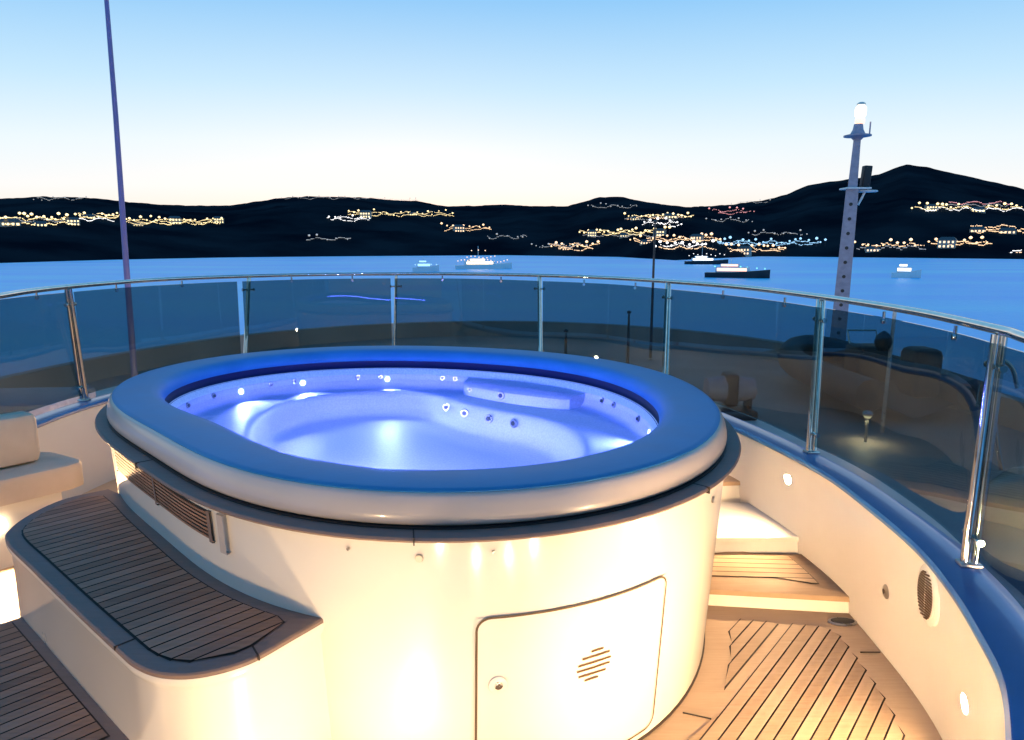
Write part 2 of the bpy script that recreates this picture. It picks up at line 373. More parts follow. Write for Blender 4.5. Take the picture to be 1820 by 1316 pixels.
# footwell outline r(angle) fitted to a few points
FW = [(175,.66),(162,.76),(147,.91),(131,1.07),(115,1.08),(98,1.02),(89,.90),(79,.73),(66,.66),(53,.64),(37,.67),(17,.70),(1,.71),(-12,.72),(-40,.72),(-65,.72),(-90,.66),(-115,.58),(-140,.55),(-165,.60)]
FW.sort(); fa = [a-360 for a, _ in FW]+[a for a, _ in FW]+[a+360 for a, _ in FW]; fr = [r for _, r in FW]*3
def fw(t, s=0.):
    a = math.degrees(t)
    if a > 180: a -= 360
    return sum(float(np.interp(a+q, fa, fr))*w for q, w in ((-8,.15),(-4,.2),(0,.3),(4,.2),(8,.15)))
prof = []
mb = MB(); N = 160
prof = [(0,-.195,.745),(0,-.205,.735),(0,-.212,.70),(0,-.22,.665),(0,-.235,.648),(0,-.26,.640)]
rings_ = [ring(o, z, N) for _, o, z in prof]
rings_ += [ring(0, z, N, f=lambda t, o=o: min(fw(t)+o, R(t)-.27-.004*(6-k))) for k, (o, z) in enumerate(((.04,.636),(.015,.635),(-.004,.630),(-.018,.615),(-.045,.565),(-.062,.530),(-.10,.512)))]
rings_ += [ring(0, .508, N, f=lambda t: fw(t)*.6), ring(0, .506, N, f=lambda t: fw(t)*.25)]
mb.loft(rings_, True, False, True)
shell = mb.build('shell', M['shell'], tub)
mb = MB(); mb.loft([ring(-.205, .712, 96), ring(0, .712, 96, f=lambda t: .5), ring(0, .712, 96, f=lambda t: .02)], True, False, True)
mb.build('water', M['tubwater'], tub)
# raised headrest seat on the far right
def pol(deg, r, z): t = math.radians(deg); return Vector((TC[0]+r*math.cos(t), TC[1]+r*math.sin(t), z))
mb = MB(); degs = np.linspace(80, 38, 24)
def hr(dg): 
    u = (dg-38)/42; return .10+.10*math.sin(PI*min(1,max(0,u)))**.6
for z0, z1, z2 in ((.632, .70, .718),):
    rings2 = []
    for dg in degs:
        ro = R(math.radians(dg))-.206; w = hr(dg)
        rings2.append([pol(dg, ro, z0), pol(dg, ro-w-.01, z0), pol(dg, ro-w-.006, z1-.012), pol(dg, ro-w+.012, z1), pol(dg, ro-.02, z1+.004), pol(dg, ro, z1+.01)])
    mb.loft(rings2, True, True, True)
mb.build('headrest', M['shell'], tub)
# jets
def jet(p, nrm, r):
    j = MB().disc(p, nrm, r, .008, 14).build('jet', M['steel'], tub)
    MB().disc(Vector(p)+Vector(nrm)*.008, nrm, r*.5, .004, 12).build('nozzle', M['dark'], j)
def inward(dg): t = math.radians(dg); return Vector((-math.cos(t), -math.sin(t), .08))
for dg in (128,134,112,106,88,84,30,24,8,150,160,172):
    jet(pol(dg, R(math.radians(dg))-.213, .697), inward(dg), .014)
for dg in (84, 74, 60, 46):
    jet(pol(dg, fw(math.radians(dg))-.035, .598), inward(dg), .022)
jet(pol(63, R(math.radians(63))-.206-hr(63)-.008, .672), inward(63), .022)
jet(pol(77, R(math.radians(77))-.206-hr(77)-.006, .672), inward(77), .012)
# underwater lamps: far ones seen lit, near-side ones added to light the far walls
BL = (.17,.21,1.0)
for dg, pw in ((104,9),(126,8),(142,9),(-3,8),(60,5),(200,6),(250,6),(310,6)):
    p = pol(dg, R(math.radians(dg))-.214, .685); n = inward(dg)
    u = MB().disc(p, n, .015, .005, 16).build('underwater_light', M['blue_lamp'], tub)
    area_light('tub_glow', p+n*.012, (n.x, n.y, .22), .035, pw*.75, BL, u, 115)
for dg, pw in ((250,3.4),(285,3.4),(325,3.0),(200,2.6)):  # hidden footwell lamps, added to brighten its far wall
    p = pol(dg, fw(math.radians(dg))-.045, .575); n = inward(dg); u = MB().disc(p, n, .015, .005, 16).build('underwater_light', M['blue_lamp'], tub)
    area_light('tub_glow', p+n*.01, (n.x, n.y, .02), .04, pw*1.5, (.34,.34,1.0), u, 130)
# access door on the surround
def strip(mb, pts, wd, o0=.0005, o1=.003):
    """thin groove following (deg, z) points on the surround"""
    P = [(wp(a, z, o1), a, z) for a, z in pts]; v = []; f = []
    for i, (p, a, z) in enumerate(P):
        q = P[min(i+1, len(P)-1)][0]-P[max(i-1,0)][0]; n = wn_(a, z); s = q.cross(n).normalized()*wd/2
        v += [p+s, p-s]
    for i in range(len(P)-1): f.append((2*i, 2*i+1, 2*i+3, 2*i+2))
    mb.add(v, f, True)
door_v = []; D0, D1, Z0, Z1 = 286.0, 312.8, .035, .518
mb = MB(); na, nz = 28, 12; vs = []; fs = []
for i in range(nz+1):
    for j in range(na+1):
        vs.append(wp(D0+(D1-D0)*j/na, Z0+(Z1-Z0)*i/nz, .0025))
for i in range(nz):
    for j in range(na): fs.append((i*(na+1)+j, i*(na+1)+j+1, (i+1)*(na+1)+j+1, (i+1)*(na+1)+j))
# rounded corners: drop to an outline instead of full corners
mb.add(vs, fs)
door = mb.build('access_door', M['gel'], tub)
mb = MB(); o = []
rr = .035; ra = rr/1.17*57.3
for (ca, cz, a0) in ((D0+ra, Z1-rr, 180),(D1-ra, Z1-rr, 90),(D1-ra, Z0+rr, 0),(D0+ra, Z0+rr, -90)):
    for k in range(7):
        t = math.radians(a0-k*15); o.append((ca+ra*math.cos(t), cz+rr*math.sin(t)))
o.append(o[0]); dense = []
for (a, b), (c, d) in zip(o, o[1:]):
    n = max(1, int(abs(c-a)/1.2)+int(abs(d-b)/.05))
    dense += [(a+(c-a)*k/n, b+(d-b)*k/n) for k in range(n)]
dense.append(o[-1]); strip(mb, dense, .006, o1=.0045); mb.build('door_gap', mat('door_shadow_gap', (.10,.065,.035), .8), door)
slot = mat('slot_shadow', (.10,.055,.02), .8)
mb = MB()
for z, h in ((.372,.9),(.356,2.0),(.338,2.4),(.322,2.4),(.305,2.0),(.290,1.0)):
    strip(mb, [(301-h+ (z-.33)*8, z), (301+(z-.33)*8, z), (301+h+(z-.33)*8, z)], .0062, o1=.0055)
mb.build('vent_slots', slot, door)
lt = MB().disc(wp(288.6, .328, .002), wn_(288.6, .328), .024, .006, 24).build('latch', M['gel'], door)
mb = MB(); mb.disc(wp(288.6, .328, .0085), wn_(288.6, .328), .011, .002, 16); mb.build('lock', M['steel'], lt)
# fittings on the surround
for a, z, r in ((279.6,.682,.010),(271.2,.695,.004),(287.9,.695,.004),(325.9,.652,.010)):
    MB().disc(wp(a, z), wn_(a, z), r, .006, 14).build('fitting', M['steel'], tub)
# louvred grille under the ledge, left
def patch(mb, a0, a1, za, zb, o, n=24):
    """za, zb: z as a function of angle"""
    v = []; f = []
    for k in range(n+1):
        a = a0+(a1-a0)*k/n
        v += [wp(a, za(a), 0), wp(a, za(a), o), wp(a, zb(a), o), wp(a, zb(a), 0)]
    for k in range(n):
        for q in range(3): f.append((4*k+q, 4*k+q+1, 4*k+q+5, 4*k+q+4))
    mb.add(v, f, True)
zt = lambda a: .695; zb = lambda a: .615
mb = MB(); patch(mb, 196, 246, lambda a: .612, lambda a: .700, .002); gr = mb.build('vent_grille', M['black'], tub)
mb = MB()
for k in range(7):
    z = .617+k*.012; patch(mb, 196.5, 245.5, lambda a, z=z: z, lambda a, z=z: z+.0065, .007)
mb.build('louvres', M['teak_dark'], gr)
for a in (196, 222, 246):
    mb = MB(); patch(mb, a-.5, a+.5, lambda a: .610, lambda a: .702, .010, 2); mb.build('divider', M['teak_edge'], gr)
mb = MB(); patch(mb, 249.0, 250.6, lambda a: .600, lambda a: .712, .016, 2); mb.build('bracket', M['coaming'], tub)
# ================================================================== BOARDING STEPS (left)
def step_block(name, poly, ztop, label, ang, w, seams=(), zsplit=.018, mg=.05, inner=None, emat=None, body=None):
    cx = float(np.mean([p[0] for p in poly])); cy = float(np.mean([p[1] for p in poly]))
    st = empty(name, (cx, cy, 0), label, 'step')
    P = np.array(poly)
    ar = .5*np.sum(P[:,0]*np.roll(P[:,1],-1)-np.roll(P[:,0],-1)*P[:,1])
    if ar < 0: P = P[::-1]
    ins = offs(P, -.012, True)
    if body is not None:
        Bp = np.array(body)
        if .5*np.sum(Bp[:,0]*np.roll(Bp[:,1],-1)-np.roll(Bp[:,0],-1)*Bp[:,1]) < 0: Bp = Bp[::-1]
        mb = MB(); mb.loft([z3(offs(Bp, -.012, True), -.02), z3(offs(Bp, -.012, True), ztop-.05), z3(offs(Bp, -.004, True), ztop-.035), z3(Bp, ztop-.024), z3(Bp, ztop-.013)], True, False, True)
    else: mb = MB(); mb.loft([z3(ins, -.02), z3(ins, ztop-.05), z3(offs(P, -.004, True), ztop-.035), z3(P, ztop-.024), z3(P, ztop-.013)], True, False, True)
    mb.build('body', M['gel'], st)
    mb = MB(); mb.loft([z3(P, ztop-.0125), z3(P, ztop-.004), z3(offs(P, -.004, True), ztop)], True, True, True); tr = mb.build('tread', emat or M['teak_edge'], st)
    fi = [tuple(p) for p in (inner if inner is not None else offs(P, -mg, True))]
    planks(fi, ztop, w, ang, name, tr, M['teak_dark'])
    for x, y, l, r in seams: MB().box((x, y, ztop-.003), (l, .0035, .010), math.radians(r)).build('seam', M['caulk'], tr)
    return st
outer = catmull([(-1.56,2.60),(-1.66,2.50),(-1.69,2.38),(-1.68,2.24),(-1.62,2.12),(-1.41,1.93),(-1.15,1.70),(-.93,1.51),(-.85,1.445),(-.775,1.41),(-.69,1.41),(-.60,1.46),(-.53,1.56),(-.46,1.67),(-.42,1.74)], 6)
innerw = [(float(wp(a, .49, -.03).x), float(wp(a, .49, -.03).y)) for a in np.arange(266.5, 193, -3)]
big = [tuple(p) for p in outer]+innerw
body_in = [(float(wp(a, .0, -.07).x), float(wp(a, .0, -.07).y)) for a in np.arange(268.5, 193, -3)]
bodyp = [tuple(p) for p in outer[:-2]]+[(-.39,1.76)]+body_in
mo = offs(outer, .046)
if np.linalg.norm(mo[20]-TC) > np.linalg.norm(outer[20]-TC): mo = offs(outer, -.046)
mg_out = [p for p in mo if np.linalg.norm(p-TC) > wallr(math.atan2(p[1]-TC[1], p[0]-TC[0]), .49)+.045]
mg_in = [(float(wp(a, .49, .04).x), float(wp(a, .49, .04).y)) for a in np.arange(261, 196, -3)]
step_block('boarding_step', big, .49, 'tall curved boarding step with weathered teak tread against the left of the hot tub', math.atan2(.73,.68), .040,
    seams=((-.905,1.545,.09,50),(-.60,1.50,.075,125)), inner=[tuple(p) for p in mg_out]+mg_in, body=bodyp)
e1 = np.array([.755,-.656]); e2 = np.array([-.656,-.755])
a = np.array([-1.575,2.115]); 
low = [a, a+e1*.875, a+e1*.875+e2*.50, a+e2*.50]
mgl = [a+e1*.02+e2*.05, a+e1*.85+e2*.05, a+e1*.85+e2*.47, a+e1*.02+e2*.47]
step_block('boarding_step', [tuple(p) for p in low], .235, 'low rectangular teak boarding step in the lower left corner of the view', math.atan2(.73,.68), .040, inner=[tuple(p) for p in mgl], emat=M['teak_edge'])
# ================================================================== STEPS (right)
def right_step(name, yf, yb, z, label, teaky=True, slope=-.12, xm=.95):
    xs = [.62, 1.42]
    def yy(x, y0): return y0+slope*(x-xm)
    bpts = [p for p in out(CI, .045)]
    fr = [(xs[0], yy(xs[0], yf))]; xr = None
    seg = [tuple(p) for p in bpts if yf-.06 < p[1] < yb and p[0] > .5]
    seg.sort(key=lambda p: p[1])
    seg = [(seg[0][0]+.004, yy(seg[0][0], yf))]+seg[1:]
    poly = fr+seg+[(xs[0], yb)]
    cx, cy = 1.0, (yf+yb)/2
    st = empty(name, (cx, cy, 0), label, 'step')
    P = np.array(poly)
    mb = MB(); prism(mb, [tuple(p) for p in P], -.02, z-.022); mb.build('riser', M['gel'] if teaky else M['white'], st)
    Q = P.copy(); Q[0,1] -= .012; Q[1,1] -= .012
    mb = MB(); prism(mb, [tuple(p) for p in Q], z-.0215, z, .006); tr = mb.build('tread', M['teak'] if teaky else M['gel'], st)
    if teaky:
        inner = [(.70, yy(.70, yf)+.085)]+[(p[0]-.075, p[1]) for p in seg if p[1] > yf+.06]+[(.70, yb-.02)]
        inner[1] = (inner[1][0], yy(inner[1][0], yf)+.085)
        planks(inner, z, .042, math.atan2(slope*.5, 1), name, tr, M['teak'])
    return st
right_step('deck_step', 2.585, 2.96, .075, 'lower teak step beside the bulwark, nearest the lit deck')
right_step('deck_step', 2.93, 3.40, .15, 'bright cream landing step above the lower teak step on the right', teaky=False, slope=.03)
right_step('deck_step', 3.40, 4.0, .24, 'highest orange edged step tucked behind the right end of the hot tub', slope=.1)
dr = MB().disc((1.262,2.475,.001), (0,0,1), .03, .006, 20, rx=.055).build('deck_drain', M['steel']); tag(dr, 'small oval metal drain in the deck corner below the lower teak step', 'drain')
MB().disc((1.262,2.475,.007), (0,0,1), .022, .002, 20, rx=.045).build('drain_grate', M['dark'], dr)
# ================================================================== BULWARK
bw = empty('bulwark', (1.25, 2.4, 0), 'cream curved bulwark wall with a blue cap running round the deck', 'bulwark')
lay = [(.052,-.02),(.05,.0),(.034,.12),(.018,.28),(.006,.42),(.0,ZC-.028)]
mb = MB(); rows = [z3(out(CI, d), z) for d, z in lay]+[z3(out(CI, .10), ZC-.028), z3(out(CI, .12), .3), z3(out(CI, .13), -.2)]
mb.loft(rows, False); mb.build('wall', M['gel'], bw)
mb = MB(); mb.loft([z3(out(CI, d), z) for d, z in ((.0,ZC-.027),(-.012,ZC-.020),(-.014,ZC-.008),(-.006,ZC+.001),(.02,ZC+.003),(.088,ZC+.003),(.112,ZC-.004),(.118,ZC-.02),(.11,ZC-.03))], False)
mb.build('cap_rail', M['cap'], bw)
# outer slope of the deck edge
mb = MB(); mb.loft([z3(out(CI, d), z) for d, z in ((.111,ZC-.032),(.17,ZC-.05),(.26,ZC-.10),(.40,ZC-.26),(.55,ZC-.55),(.62,-.80))], False)
mb.build('outer_slope', M['cap'], bw)
def bpt(i, z, o=0.):
    k = i*8; a = int(k); f = k-a; P = out(CI, .034*(ZC-z)/.4-o)
    p = P[a]*(1-f)+P[a+1]*f; t = P[a+1]-P[a]; t /= np.linalg.norm(t); T = out(CI, -.1); n = T[a]-CI[a]; n /= np.linalg.norm(n)
    return Vector((p[0], p[1], z)), Vector((n[0], n[1], -.05)).normalized()
p, n = bpt(9.76, .404)
v = MB().disc(p, n, .092, .012, 28, rx=.080).build('speaker_vent', M['gel'], bw)
MB().disc(p+n*.012, n, .074, .003, 28, rx=.062).build('mesh', M['gel'], v)
mb = MB(); ax = n.cross(Vector((0,0,1))).normalized(); up = ax.cross(n).normalized()
for k in range(-8, 9):
    h = .062*math.sqrt(max(0, 1-(k*.0084/.074)**2))
    for q in (-1, 1):
        c = p+n*.0165+up*(k*.0084)+ax*(q*h*.48); mb.tube([c-ax*h*.40+up*.003, c+ax*h*.40-up*.003], .0026, 6)
mb.build('slots', slot, v)
p, n = bpt(10.80, .254); v = MB().disc(p, n, .026, .006, 20, rx=.020).build('socket_cover', M['steel'], bw)
# courtesy lamps in the bulwark
for i, z, pw in ((12.86,.395,25),(8.62,.25,15),(5.9,.42,15),(3.9,.10,3.6),(3.1,.05,2.8),(2.2,.05,2.6),(1.2,.12,3.2)):
    p, n = bpt(i, z)
    v = MB().disc(p, n, .027, .003, 20).build('courtesy_light', M['lamp'], bw)
    area_light('lamp_glow', p+n*.008, (n.x, n.y, -.12), .04, pw*.5, parent=v)
# ================================================================== CABIN WALL behind the camera: unseen, added to block sky and give reflections
cf = empty('sky_block_wall', (-.6,-.45,0), 'unseen cream wall behind the camera, added to block sky light, with a low lamp', 'light blocker')
mb = MB(); mb.box((-.7,-.5,1.1), (4.6,.16,2.2)); mb.build('wall', M['gel'], cf)
v = MB().disc((-1.35,-.42,.24), (0,1,0), .03, .004, 20).build('courtesy_light', M['lamp'], cf)  # unseen lamp, turned up to warm the side of the boarding step
area_light('lamp_glow', (-1.35,-.41,.24), (0,1,.0), .06, 22, parent=v)
p, n = bpt(21.4, .30); v = MB().disc(p, n, .027, .003, 20).build('courtesy_light', M['lamp'], bw)  # hidden lamp added behind the tub to warm the left bulwark
area_light('lamp_glow', p+n*.008, (n.x, n.y, 0), .04, 30, parent=v)
for i, tx, ty in ((1.7,1.25,1.8),(2.6,1.22,2.7)):  # aimed fill lamps, added out of view to brighten the right bulwark
    p, n = bpt(i, .30); v = MB().disc(p, n, .02, .003, 20).build('fill_spot', M['lamp'], bw)
    area_light('lamp_glow', p+n*.01, (tx-p.x, ty-p.y, -.02), .05, 11, parent=v, spread=80)
v = MB().lathe([(.05,0),(.05,.006),(.035,.010)], (-.34,1.27,.004)).build('floor_light', M['lamp'], deck)
area_light('lamp_glow', (-.34,1.27,.02), (0,.35,1), .06, 1.8, parent=v, spread=150)
# ================================================================== RAILING
rl = empty('glass_railing', (0, 5.5, ZC), 'polished steel handrail with posts and tinted glass panels along the bulwark', 'railing')
mb = MB(); mb.tube([(p[0], p[1], ZR) for p in RC], .0155, 14, r2=.0135); mb.build('handrail', M['chrome'], rl)
def nearaz(P, q):
    q = np.array(q); d = np.linalg.norm(P-q, axis=1); a = np.abs(np.arctan2(P[:,0], P[:,1])-math.atan2(q[0], q[1]))
    return int(np.argmin(np.where(d < .7, a, 9)))
def near(P, q): return int(np.argmin(np.linalg.norm(P-np.array(q), axis=1)))
tops = [(1.08,1.17),(1.335,1.915),(1.37,3.10),(.97,4.41),(.21,5.40),(-.91,5.70),(-1.955,5.28),(-2.46,3.90),(-2.25,2.8)]
bases = [(1.02,1.15),(1.335,1.925),(1.318,2.97),(.985,4.44),(.20,5.28),(-.94,5.64),(-2.0,5.14),(-2.52,4.02),(-2.36,2.85)]
CM = out(CI, .085); pid = []
for tp, bs in zip(tops, bases):
    i = nearaz(RC, tp); j = nearaz(CM, bs); pid.append((i, j)); T = RC[i]; Bq = CM[j]
    tn = RC[min(i+1, len(RC)-1)]-RC[i-1]; tn /= np.linalg.norm(tn); nn = np.array([tn[1], -tn[0]])
    if np.dot(nn, T-TC) < 0: nn = -nn
    mb = MB()
    for s in (-.014, .014):
        mb.tube([(Bq[0]+nn[0]*s, Bq[1]+nn[1]*s, ZC), (T[0]+nn[0]*s*.7, T[1]+nn[1]*s*.7, ZR-.012)], .0112, 12)
    post = mb.build('post', M['chrome'], rl)
    MB().box((Bq[0], Bq[1], ZC+.007), (.06,.045,.012), math.atan2(nn[1], nn[0]), .005).build('foot', M['steel'], post)
    for z in (ZC+.085, ZR-.10):
        f = (z-ZC)/(ZR-ZC); c = Bq*(1-f)+T*f; mb = MB()
        mb.tube([(c[0]-tn[0]*.042, c[1]-tn[1]*.042, z), (c[0]+tn[0]*.042, c[1]+tn[1]*.042, z)], .0065, 8)
        for s in (-1, 1): mb.disc((c[0]+tn[0]*.037*s, c[1]+tn[1]*.037*s, z), (tn[0]*s, tn[1]*s, 0), .011, .010, 12)
        mb.build('clamp', M['chrome'], post)
for (i0, j0), (i1, j1) in zip(pid, pid[1:]):
    n = 22; A = []; B = []; A2 = []; B2 = []
    for k in range(n+1):
        f = .014+.972*k/n
        b = np.array([np.interp(j0+(j1-j0)*f, np.arange(len(CM)), CM[:,q]) for q in (0,1)])
        t = np.array([np.interp(i0+(i1-i0)*f, np.arange(len(RC)), RC[:,q]) for q in (0,1)])
        # each pane is bent a little more than the rail
        nn = (b-TC)/np.linalg.norm(b-TC); bow = .018*math.sin(PI*f)
        b = b+nn*bow; t = b*.9+t*.1
        A.append((b[0], b[1], ZC+.035)); B.append((t[0], t[1], ZR-.035))
        A2.append((b[0]+nn[0]*.008, b[1]+nn[1]*.008, ZC+.035)); B2.append((t[0]+nn[0]*.008, t[1]+nn[1]*.008, ZR-.035))
    mid = lambda P, Q, f: [tuple(np.array(p)*(1-f)+np.array(q)*f) for p, q in zip(P, Q)]
    mb = MB(); mb.loft([A, mid(A, B, .33), mid(A, B, .66), B, B2, mid(A2, B2, .66), mid(A2, B2, .33), A2, A], False); g = mb.build('glass_panel', M['glass'], rl)
    for f in (.3, .7):
        mb = MB(); k = int(f*n); p = B[k]; mb.tube([(p[0], p[1], p[2]-.02), (p[0], p[1], p[2]+.022)], .006, 8); mb.disc((p[0], p[1], p[2]-.012), (TC[0]-p[0], TC[1]-p[1], 0), .011, .008, 12)
        mb.build('hanger', M['chrome'], g)
# ================================================================== SETTEE (left)
se = empty('settee', (-2.2,3.1,0), 'beige cushioned settee built in against the left bulwark', 'settee')
u = np.array([.61,.79]); v2 = np.array([-.79,.61])
def spl(s, d): return np.array([-2.20,2.93])+u*s+v2*d
mb = MB(); pts = [spl(-1.0,0), spl(.25,0), spl(.31,.03), spl(.33,.08), spl(.30,.30), spl(.2,.42), spl(-1.0,.42)]
prism(mb, [tuple(p) for p in pts], .30, .42, .03); mb.build('seat_cushion', M['cushion'], se)
mb = MB(); pts = [spl(-1.0,.05), spl(.22,.05), spl(.24,.36), spl(-1.0,.36)]; prism(mb, [tuple(p) for p in pts], 0, .297); mb.build('base', M['gel'], se)
c = spl(-.25,.20); mb = MB(); mb.box((c[0]-.0, c[1], .54), (.88,.13,.235), math.atan2(u[1], u[0]), .035, ry=0); mb.build('back_cushion', M['cushion'], se)
p = Vector((*spl(-.05,.045), .20)); n = Vector((.79,-.61,0))
v = MB().disc(p, n, .03, .004, 20).build('courtesy_light', M['lamp'], se)
area_light('lamp_glow', p+n*.012, (n.x, n.y, -.05), .05, 45, parent=v)
# ================================================================== FOREDECK (seen through the glass)
ZF = -.75
FD = catmull([(6.1,-1),(6.1,4),(6.0,8),(5.6,11.5),(4.6,14),(2.6,16),(0,16.9),(-2.8,16.4),(-5.2,14.6),(-6.6,11.8),(-7.2,8),(-7.3,4),(-7.3,-1)], 8)
mb = MB(); prism(mb, [tuple(p) for p in FD], ZF-.1, ZF); fd = mb.build('foredeck', M['fore']); tag(fd, 'tan painted foredeck seen through the tinted glass', kind='structure')
bb = empty('bow_bulwark', (0,16.9,ZF), 'low pale bulwark along the edge of the foredeck beyond the glass', 'bulwark')
Fo = FD[3:-3]
def fo(d): 
    q = offs(Fo, d); 
    return q
sg = 1 if np.linalg.norm(fo(.2)[20]) > np.linalg.norm(Fo[20]) else -1
mb = MB(); mb.loft([z3(fo(0), ZF), z3(fo(sg*.03), ZF+.30), z3(fo(sg*.02), ZF+.34), z3(fo(sg*.16), ZF+.35), z3(fo(sg*.18), ZF+.30), z3(fo(sg*.10), ZF-.2)], False); mb.build('wall', M['fore'], bb)
hl = MB(); hl.loft([z3(fo(sg*.12), ZF-.1), z3(fo(-sg*.1), -3), z3(fo(-sg*.9), -7), z3(fo(-sg*1.5), -9.2)], False); hl = hl.build('yacht_hull', M['white']); tag(hl, 'white hull side of the yacht below the foredeck', 'hull')
# deck lamps on the foredeck (two bright points beyond the glass)
def deck_lamp(x, y, h, label, pw):
    o = empty('deck_lamp', (x, y, ZF), label, 'lamp', None)
    MB().tube([(x,y,ZF),(x,y,ZF+h)], .018, 10).build('post', M['steel'], o)
    MB().lathe([(.0,0),(.05,.006),(.055,.03),(.03,.055),(.0,.06)], (x,y,ZF+h)).build('hood', M['steel'], o)
    MB().lathe([(.0,-.03),(.03,-.026),(.042,-.006),(.042,0)], (x,y,ZF+h)).build('lens', M['w_warm'], o)
    area_light('lamp_glow', (x,y,ZF+h-.06), (0,-.3,-1), .1, pw, parent=o)
fl1 = out(CI, .42)
q = fl1[58]; p = Vector((q[0], q[1], ZC-.11)); nn = Vector((2.15-p.x, 2.6-p.y, .0)).normalized(); p = p+nn*.04
v = MB().disc(p, nn, .03, .01, 16).build('fill_flood', M['lamp'], bw); area_light("lamp_glow", p+nn*.03, nn, .06, 22, parent=v)  # unseen fill lamp added to brighten the canister
deck_lamp(5.3, 11.4, .55, 'bright deck lamp on a short post beside the mast foot', 25)
deck_lamp(3.95, 7.6, .3, 'small deck lamp on the open foredeck nearest the right glass panels', 6)
fl0 = out(CI, .56)
for i, pw in ((13.2,6),(15.2,12),(16.6,30),(18.5,48),(20.2,45),(22.2,40)):  # fill lamps added out of sight below the glass to light the foredeck
    q = fl0[int(i*8)]; nn = np.array(fl0[int(i*8)])-CI[int(i*8)]; nn /= np.linalg.norm(nn); p = Vector((q[0]+nn[0]*.02, q[1]+nn[1]*.02, -.45))
    v = MB().disc(p, (nn[0],nn[1],0), .04, .01, 16).build('fill_flood', M['lamp'], bw); area_light('lamp_glow', p+Vector((nn[0],nn[1],0))*.03, (nn[0],nn[1],-.05), .08, pw, parent=v)
M['tender'] = vary(mat('dark_tender_fabric', rough=.55), (.015,.018,.024), (.03,.034,.042), scale=6, bump=.1, bscale=80)
# tender
td = empty('inflatable_tender', (5.0,9.8,ZF), 'dark inflatable tender lying on the right side of the foredeck', 'tender')
cx, cy = 4.95, 9.9
path = catmull([(cx-.62,cy-1.6),(cx-.66,cy),(cx-.5,cy+1.2),(cx,cy+1.75),(cx+.5,cy+1.2),(cx+.66,cy),(cx+.62,cy-1.6)], 6)
mb = MB(); mb.tube([(p[0], p[1], ZF+.38+.12*max(0,(p[1]-cy-.8))) for p in path], [.2]*len(path), 12); mb.build('tube', M['tender'], td)
mb = MB(); mb.loft([[(cx-w, cy+y, ZF+.30), (cx, cy+y, ZF+.06+.1*max(0,y)), (cx+w, cy+y, ZF+.30)] for y, w in ((-1.5,.6),(0,.62),(1,.5),(1.6,.1))], False); mb.build('hull', M['dark'], td)
MB().box((cx,cy-.2,ZF+.55), (.45,.4,.5), 0, .05).build('console', M['dark'], td)
mb = MB(); mb.tube([(cx-.2,cy-.1,ZF+.8),(cx-.2,cy,ZF+.98),(cx+.2,cy,ZF+.98),(cx+.2,cy-.1,ZF+.8)], .015, 8); mb.build('grab_bar', M['chrome'], td)
MB().box((cx,cy-1.5,ZF+.65), (.35,.4,.6), 0, .08).build('outboard', M['dark'], td)
# windlass
wd = empty('windlass', (2.75,8.8,ZF), 'dark anchor windlass on the foredeck behind the second glass panel from the right', 'windlass')
x, y = 2.78, 8.8
MB().box((x,y,ZF+.06), (.6,.5,.12), 0, .03).build('base', M['dark'], wd)
mb = MB(); 
for s in (-1, 1): mb.tube([(x+s*.07,y,ZF+.36),(x+s*.30,y,ZF+.36)], [.17,.14], 18)
mb.build('drum', M['grey'], wd)
MB().box((x,y,ZF+.36), (.16,.30,.42), 0, .04).build('gearbox', M['dark'], wd)
for s in (-1,1): MB().box((x+s*.24,y,ZF+.2), (.05,.2,.3), 0, .01).build('leg', M['dark'], wd)
# capstan pole with a dark float
cp = empty('mooring_buoy', (4.3,8.0,ZF), 'round black mooring float hung on a slim pole on the foredeck', 'float')
MB().tube([(4.34,8.0,ZF),(4.36,8.0,ZF+1.5)], .022, 8).build('pole', M['steel'], cp)
MB().lathe([(0,-.11),(.05,-.10),(.08,-.06),(.095,0),(.08,.06),(.05,.10),(.02,.12),(.0,.13)], (4.27,8.02,ZF+1.07)).build('float', M['black'], cp)
# hatches and lockers
for (x, y, w, d, h, lb, nm) in ((-.8,11.3,1.5,.9,.30,'dark low deck hatch near the middle of the foredeck','deck_hatch'),(-4.9,6.6,1.3,.8,.75,'dark locker box on the foredeck seen over the settee','deck_locker'),(2.0,6.6,1.2,.9,.26,'low flat hatch on the foredeck just beyond the right glass panels','deck_hatch')):
    o = empty(nm, (x,y,ZF), lb, 'hatch' if 'hatch' in nm else 'locker')
    MB().box((x,y,ZF+h*.4), (w,d,h*.8), .1, .04).build('box', M['dark'], o)
    MB().box((x,y,ZF+h*.9), (w*1.04,d*1.06,h*.18), .1, .04).build('lid', M['grey'], o)
    mb = MB(); mb.tube([(x-.12,y-d*.54,ZF+h*.8),(x-.12,y-d*.6,ZF+h*.85),(x+.12,y-d*.6,ZF+h*.85),(x+.12,y-d*.54,ZF+h*.8)], .012, 6); mb.build('handle', M['chrome'], o)
# slim poles on the bow
for x, y, h, lb in ((2.65,13.3,2.55,'tallest thin jackstaff rising above the handrail at the bow'),(2.0,12.0,1.0,'short slim stanchion on the foredeck left of the tallest jackstaff'),(.85,11.0,.8,'shortest slim stanchion on the foredeck near the middle glass panels')):
    o = empty('jackstaff', (x,y,ZF), lb, 'pole')
    MB().tube([(x,y,ZF),(x,y,ZF+h)], [.03,.018], 8).build('shaft', M['dark'], o)
    MB().lathe([(0,0),(.05,.01),(.05,.03),(.0,.05)], (x,y,ZF)).build('socket', M['steel'], o)
    MB().lathe([(0,0),(.035,.02),(.035,.05),(.0,.07)], (x,y,ZF+h)).build('finial', M['dark'], o)
